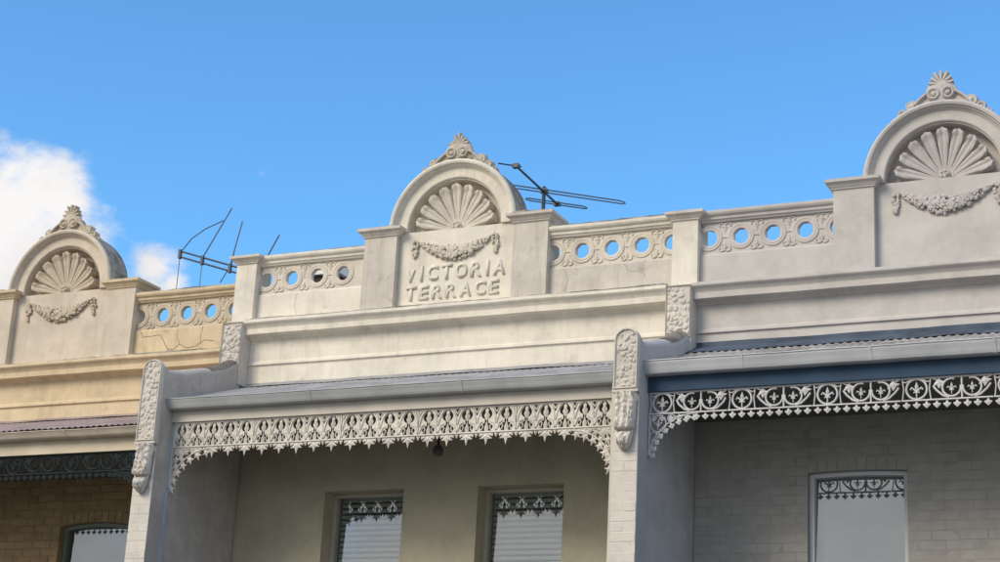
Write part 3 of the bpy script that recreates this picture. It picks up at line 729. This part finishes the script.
def front_wall(H, opens, mat, rise, yb=.08, brickmat=None, brick_area=None, mortar=None):
    holes = [seg_open(a, b, z0, z1, rise) if rise else [(a, z0), (b, z0), (b, z1), (a, z1)] for a, b, z0, z1 in opens]
    y0 = yb+({'brickr': .0015, 'brickl': .007}[brickmat] if brickmat else 0)
    w = MB().plate([(.10, -2.3), (4.90, -2.3), (4.90, 4.30), (.10, 4.30)], holes, y0, yb+.27).build('front_wall', mortar or mat, H)
    if brickmat:
        bx0, bx1, bz0, bz1 = brick_area; z = bz0; row = 0
        while z < bz1:
            x = bx0-(.12 if row % 2 else 0)
            while x < bx1:
                a, b = max(x+.005, bx0), min(x+.235, bx1)
                segs = [(a, b)]
                for (oa, ob, oz0, oz1) in opens:
                    if z+.04 > oz0 and z-.04 < oz1+rise+.10:
                        ns = []
                        lintel = z-.04 > oz1
                        ea, eb = (oa-.0, ob+.0)
                        for (p, q) in segs:
                            if q <= ea or p >= eb: ns.append((p, q)); continue
                            if p < ea: ns.append((p, ea))
                            if q > eb: ns.append((eb, q))
                        segs = ns
                for p, q in segs:
                    if q-p > .035: brick(w, (p+q)/2, yb, z, round(q-p, 2), .076, brickmat, .03)
                x += .24
            z += .086; row += 1
        for (oa, ob, oz0, oz1) in opens:            # soldier course of voussoirs over each opening
            n = int((ob-oa)/.086); 
            for k in range(n):
                t = (k+.5)/n; x = oa+(ob-oa)*t; zc = oz1+rise*(1-(2*t-1)**2)+.062
                b = brick(w, x, yb-.003, zc, .077, .115, brickmat, .03); b.rotation_euler.y += (t-.5)*.16
    return w

# ------------------------------------------------------------------ a whole house
def house(x0, dz, P):
    H = thing('terrace_house', P['label'], 'house', (x0+2.5, 0, dz), 'terrace houses in the row')
    xl, xr = P['xl'], P['xr']
    # parapet
    cornice(H, P['cornice'], xl, xr, P['roofz'], P['frieze'])
    for a, b in P['party']: pier(H, a, b, 4.90, 5.70, P['pier'], P['cap'], .082)
    for s in (-1, 1):
        a, b = sorted((PPX+s*.668, PPX+s*1.052)); pier(H, a, b, 4.90, 5.852, P['pier2'], P['cap'], .088)
    L0 = [.216+.315*k for k in range(P.get('nl', 4))]; R0 = [3.58+.315*k for k in range(5)]
    balustrade(H, P['bal'][0], PPX-1.050, L0, P['wall'], P['orn2'], P['coping'])
    balustrade(H, PPX+1.050, P['bal'][1], R0, P['wall2'], P['orn2'], P['coping'])
    pediment(H, P['panel'], P['arch'], P['orn'], P['mould'], P['letters'], P['broken'])
    if P['lich']:
        crust(H, P['bal'][0], PPX-1.055, .03, 5.786); crust(H, PPX+1.055, P['bal'][1], .03, 5.786)
        crust(H, xl, xr, -.136, 5.021)
        for s in (-1, 1): crust(H, PPX+s*.86-.20, PPX+s*.86+.20, -.03, 5.951)
    # verandah
    a, b = .118, 4.882
    corrugated(H, a, b, P['re'][0], P['gut'][1]+P['re'][1], .02, P['roofz'], P['roof'], P['sag'])
    MB().sweepx([(.018, P['roofz']-.03), (.012, P['roofz']+P['fl']), (.019, P['roofz']+P['fl']+.004), (.021, P['roofz']), (-.004 if P.get('apron') else -.10, P['roofz']-.028), (-.003 if P.get('apron') else -.10, P['roofz']-.022)], a, b, 60, .012).build('roof_flashing', P['flash'], H)
    if P.get('apron'):            # wide lead apron dressed over the head of the roof
        za, zb_, ap, sg, ya = P['gut'][1]+P['re'][1], P['roofz'], P['apron'], P['sag'], P['re'][0]
        def fa(u, v):
            x = a+(b-a)*u; vv = 1-v*ap*(.80+.10*noise.noise(Vector((x*2.1, 0, 4)))+.05*noise.noise(Vector((x*9, 0, 4))))
            return (x, ya+(.02-ya)*vv, za+(zb_-za)*vv-sg*math.sin(PI*vv)+.010+.004*noise.noise(Vector((x*5, vv*6, 2))))
        MB().grid(fa, 160, 6).build('lead_apron', P['flash'], H, smooth=60, recalc=False)
    gutter(H, a, b, *P['gut'], P['gutm'], P['joints'])
    MB().box(a, b, -1.205, -1.165, P['fz'], P['gut'][1]-.01).build('fascia', P['fas'], H)
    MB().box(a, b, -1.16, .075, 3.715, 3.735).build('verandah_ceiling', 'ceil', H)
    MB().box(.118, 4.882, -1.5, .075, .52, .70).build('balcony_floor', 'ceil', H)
    P['lace'](H)
    # walls, windows
    front_wall(H, P['opens'], P['fwall'], P['rise'], brickmat=P.get('brick'), brick_area=P.get('brick_area'), mortar=P.get('mortar'))
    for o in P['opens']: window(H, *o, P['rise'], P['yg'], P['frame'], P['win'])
    # body and roof behind
    MB().box(.10, 4.90, 1.4, 8.0, -2.3, 4.2).build('house_body', 'mid_dirty', H)
    MB().sweepx([(.32, 4.62), (4.5, 5.35), (8.2, 4.62), (8.2, 4.5), (4.5, 5.2), (.32, 4.5)], .02, 4.98).build('main_roof', 'tile', H)
    MB().box(.10, 4.90, .36, 1.39, 4.0, 4.49).build('ceiling_void', 'dark', H)
    return H

TOP = 3.19
def lace_mid(H):
    for a, b, n in ((.135, 1.075, 5), (1.08, 2.045, 5), (2.05, 2.862, 4), (2.867, 3.855, 5), (3.86, 4.80, 5)): ivy_panel(H, a, b, n)
    ivy_bracket(H, .135, 1); ivy_bracket(H, 4.80, -1, .40, .36)
    MB().tube([(4.845, -1.27, 3.78), (4.845, -1.27, -1.9)], .033, 12).build('downpipe', 'fasm', H, smooth=40)
    MB().box(.1165, .131, -1.18, -1.15, .70, 3.66).build('edge_strip', 'pale_blue', H)  # thin pale blue strip along the wing wall at the lace
def lace_scroll(mat, trim):
    def f(H):
        x = .12
        proto = None
        for k in range(7):
            x0 = .097+.74*k-.0; a = max(x0, .125); b = min(x0+.735, 4.875)
            if b-a > .2: scroll_panel(H, a, b, mat)
        scroll_bracket(H, .125, 1, mat); scroll_bracket(H, 4.875, -1, mat)
    return f
WIN_M = [(1.166, 2.072, .70, TOP), (2.893, 3.805, .70, TOP)]
mid = house(0, 0, dict(label='cream rendered terrace house with raised lettering below its arched shell pediment', xl=.132, xr=4.87, cornice='mid', frieze='mid', party=[(-.128, .128), (4.87, 5.13)],
    pier='mid', pier2='mid_dirty', cap='mid_dirty', wall='mid', wall2='mid_dirty', orn2='mid_orn', coping='mid', panel='mid', arch='mid', orn='mid_orn', mould='mould', letters=True, broken=1, lich=1,
    bal=(.126, 4.872), roofz=4.325, sag=.0, re=(-1.30, -.012), roof='roofm', fl=.03, flash='roofm', gut=(3.778, 3.880), gutm='gutm', joints=(1.75, 3.35), fz=3.668, fas='fasm', lace=lace_mid,
    opens=WIN_M, fwall='wallm', rise=0, yg=.29, frame='framem', win='blind'))
right = house(5, 0, dict(label='grey rendered terrace house with navy fascia and white lace frieze', xl=.132, xr=4.87, cornice='right', frieze='right', party=[(4.87, 5.13)],
    pier='right', pier2='right', cap='right', wall='right', wall2='right', orn2='right_orn', coping='right', panel='right', arch='right', orn='right_orn', mould='right', letters=False, broken=0, lich=0,
    nl=5, bal=(.132, 4.872), roofz=4.42, sag=.045, re=(-1.30, -.010), roof='roofr', apron=.26, fl=.045, flash='flash', gut=(3.832, 3.952), gutm='gutr', joints=(1.0, 2.1, 3.1), fz=3.70, fas='fasr', lace=lace_scroll('lacer', None),
    opens=[(1.183, 2.078, .70, 3.20), (3.05, 3.95, .70, 3.20)], fwall='wallm', rise=.015, yg=.175, frame='framer', win='sash', brick='brickr', brick_area=(.12, 3.1, 2.1, 3.75), mortar='mortarr'))
left = house(-5, -.288, dict(label='ochre rendered terrace house with dark green lace and cracked parapet', xl=.13, xr=4.868, cornice='left', frieze='left', party=[(-.128, .128)],
    pier='left_panel', pier2='left_panel', cap='left', wall='left', wall2='left', orn2='left_orn', coping='left', panel='left_panel', arch='left_panel', orn='left_orn', mould='mould', letters=False, broken=0, lich=1,
    bal=(.126, 4.868), roofz=4.375, sag=.01, re=(-1.34, .016), roof='roofl', fl=.02, flash='roofl', gut=(3.838, 3.915), gutm='gutl', joints=(2.1, 3.9, 4.3), fz=3.70, fas='fasl', lace=lace_scroll('lacel', None),
    opens=[(1.0, 1.9, .70, 3.20), (2.85, 3.76, .70, 3.20)], fwall='wallm', rise=.04, yg=.19, frame='framel', win='sash', brick='brickl', brick_area=(1.9, 4.88, 2.4, 3.75), mortar='mortarl'))
# wing walls (the cream house owns the pair that frames it)
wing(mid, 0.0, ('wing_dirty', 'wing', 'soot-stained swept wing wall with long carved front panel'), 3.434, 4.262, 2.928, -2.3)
wing(mid, 5.0, ('wing_side_shade', 'wing', 'pale swept wing wall with short carved front panel'), 3.673, 4.225, 3.145, -2.3)
wing(right, 5.0, ('wing_side_shade', 'right', 'swept wing wall at far party line'), 3.673, 4.225, 3.145, -2.3)
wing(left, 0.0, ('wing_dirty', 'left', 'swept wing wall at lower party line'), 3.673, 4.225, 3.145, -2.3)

# cracks in the ochre balustrade wall
def cracks():
    mm = MB()
    for pl, y in (([(3.72, 5.34), (3.76, 5.22), (3.73, 5.12), (3.79, 5.03)], .0735), ([(4.35, 5.34), (4.40, 5.26), (4.55, 5.24), (4.60, 5.15)], .0735), ([(.62, 5.34), (.60, 5.2), (.66, 5.05)], .0735)):
        pp = []
        for (a, b), (c, d) in zip(pl, pl[1:]):
            for k in range(5): pp.append((a+(c-a)*k/5+random.uniform(-.007, .007), b+(d-b)*k/5+random.uniform(-.005, .005)))
        mm.stroke(pp+[pl[-1]], .0028, .0015, y)
    mm.build('crack', 'mcrack', mid)
    mb = MB()
    for pl in ([(3.62, 5.36), (3.66, 5.28), (3.90, 5.285), (3.96, 5.20), (4.02, 5.12), (4.10, 5.11), (4.17, 5.17), (4.26, 5.12), (4.40, 5.13), (4.50, 5.19), (4.62, 5.17)], [(4.02, 5.12), (4.0, 5.06), (3.96, 5.03)], [(4.17, 5.17), (4.12, 5.25), (4.13, 5.34)], [(3.45, 5.10), (3.55, 5.07), (3.66, 5.05)], [(4.45, 5.15), (4.44, 5.26), (4.46, 5.35)]):
        pp = []
        for (a, b), (c, d) in zip(pl, pl[1:]):
            for k in range(4): pp.append((a+(c-a)*k/4+random.uniform(-.006, .006), b+(d-b)*k/4+random.uniform(-.006, .006)))
        pp.append(pl[-1])
        mb.stroke(pp, .006, .0015, .0735)
    mb.build('crack', 'crack', left)
cracks()

# chimney glimpsed through the pierced parapet
def chimney():
    c = MB().box(-.62, -.14, 2.1, 2.5, 4.8, 6.24).build('chimney', 'chim', mid)
    MB().box(-.52, -.08, 2.05, 2.55, 6.242, 6.36).build('chimney_cap', 'white', c)
chimney()

# ------------------------------------------------------------------ aerials
def wpt(p): return Vector((p[0], p[1], p[2]+EYE))
def antenna_loops():
    base = Vector((2.77, 1.55, 4.83)); h = 6.8
    T = thing('tv_antenna', 'dark roof antenna with flat looped dipoles behind the lettered pediment', 'antenna', wpt(base), 'roof antennas')
    O = base
    def mk(n, mb, m='ant'): return mb.build(n, m, T, off=O, smooth=40)
    A, Mm, B = Vector((2.790, .779, h)), Vector((2.768, 1.58, h)), Vector((2.739, 2.015, h))
    mk('mast', MB().tube([Mm-Vector((0, 0, h-4.8)), Mm+Vector((0, 0, .05))], .022, 8))
    mk('boom', MB().tube([A, B], .013, 8))
    for p, r in ((A, .035), (Mm, .04), (B, .035)): mk('clamp', MB().stepped(p.x, p.y, r, .03, [(p.z-.022, 0), (p.z+.022, 0)]))
    d = (Vector((3.501, 2.21, h))-Mm); d.z = 0; d = d.normalized()
    bx = (B-A).normalized()
    def loop(c, ln_r, ln_l, w):
        o = bx*w/2
        for s in (1, -1):
            ln = ln_r if s > 0 else ln_l
            pts = [c-o, c+d*s*ln*.5-o, c+d*s*(ln-w*.4)-o, c+d*s*ln-o*.4, c+d*s*ln+o*.4, c+d*s*(ln-w*.4)+o, c+d*s*ln*.5+o, c+o]
            mk('dipole', MB().tube(pts, .008, 6), 'antgrey')
    loop(Mm, .95, .95, .11); loop(B-bx*.02, .36, .36, .09)
    mk('director', MB().tube([A-d*.20, A+d*.06], .008, 6))
antenna_loops()
def antenna_rods():
    base = Vector((-1.55, 2.6, 4.60)); h = 6.60
    T = thing('tv_antenna', 'twin-boom roof antenna with upright rods above the ochre parapet', 'antenna', wpt(base), 'roof antennas')
    def mk(n, mb, m='ant'): return mb.build(n, m, T, off=base, smooth=40)
    a, b = Vector((-2.78, 2.5, 6.905)), Vector((-1.50, 2.62, 6.50))
    dn = Vector((0, 0, -.10))
    mk('mast', MB().tube([(-1.55, 2.615, 4.6), (-1.55, 2.615, 6.55)], .025, 8))
    mk('boom', MB().tube([a, b], .012, 8)); mk('boom', MB().tube([a+dn*.75, b+dn*.75], .012, 8))
    L = lambda t: a+(b-a)*t
    for t in (.02, .28, .60, .85): p = L(t)+dn*.4; mk('clamp', MB().box(p.x-.018, p.x+.018, p.y-.02, p.y+.02, p.z-.06, p.z+.06))
    for t in (.02, .28): p = L(t); mk('rod', MB().tube([p, p+Vector((0, 0, -.62))], .0055, 5), 'antgrey')
    mk('rod', MB().tube([L(.28), L(.28)+Vector((.36, .02, .64))], .009, 5), 'antgrey')
    mk('rod', MB().tube([L(.03), L(.03)+Vector((.14, 0, .16)), L(.03)+Vector((.33, 0, .27)), L(.03)+Vector((.60, 0, .36))], .008, 5), 'antgrey')
    mk('rod', MB().tube([L(.60)+Vector((-.13, 0, -.22)), L(.60)+Vector((.02, 0, .02)), L(.60)+Vector((.05, .0, .26))], .008, 5), 'antgrey')
    mk('rod', MB().tube([L(.60), L(.60)+Vector((.12, .0, .58))], .009, 5), 'antgrey')
    mk('rod', MB().tube([L(.95)+Vector((-.05, 0, .0)), L(.95)+Vector((.22, 0, .50))], .010, 5), 'antgrey')
antenna_rods()

# ------------------------------------------------------------------ verandah lamp
def lamp():
    T = thing('ceiling_lamp', 'small dark lamp hanging under the cream verandah ceiling', 'lamp', wpt((2.73, -.5, 3.715)))
    b = Vector((2.73, -.5, 3.715))
    MB().tube([(2.73, -.5, 3.72), (2.73, -.5, 3.46)], .012, 8).build('stem', 'dark', T, off=b)
    MB().stepped(2.73, -.5, .05, .05, [(3.69, 0), (3.714, 0)]).build('ceiling_plate', 'dark', T, off=b)
    MB().blob((2.73, -.5, 3.425), .052, 1, 1, 1.1, 16, 10, 0).build('globe', 'lampg', T, off=b, smooth=60)
lamp()
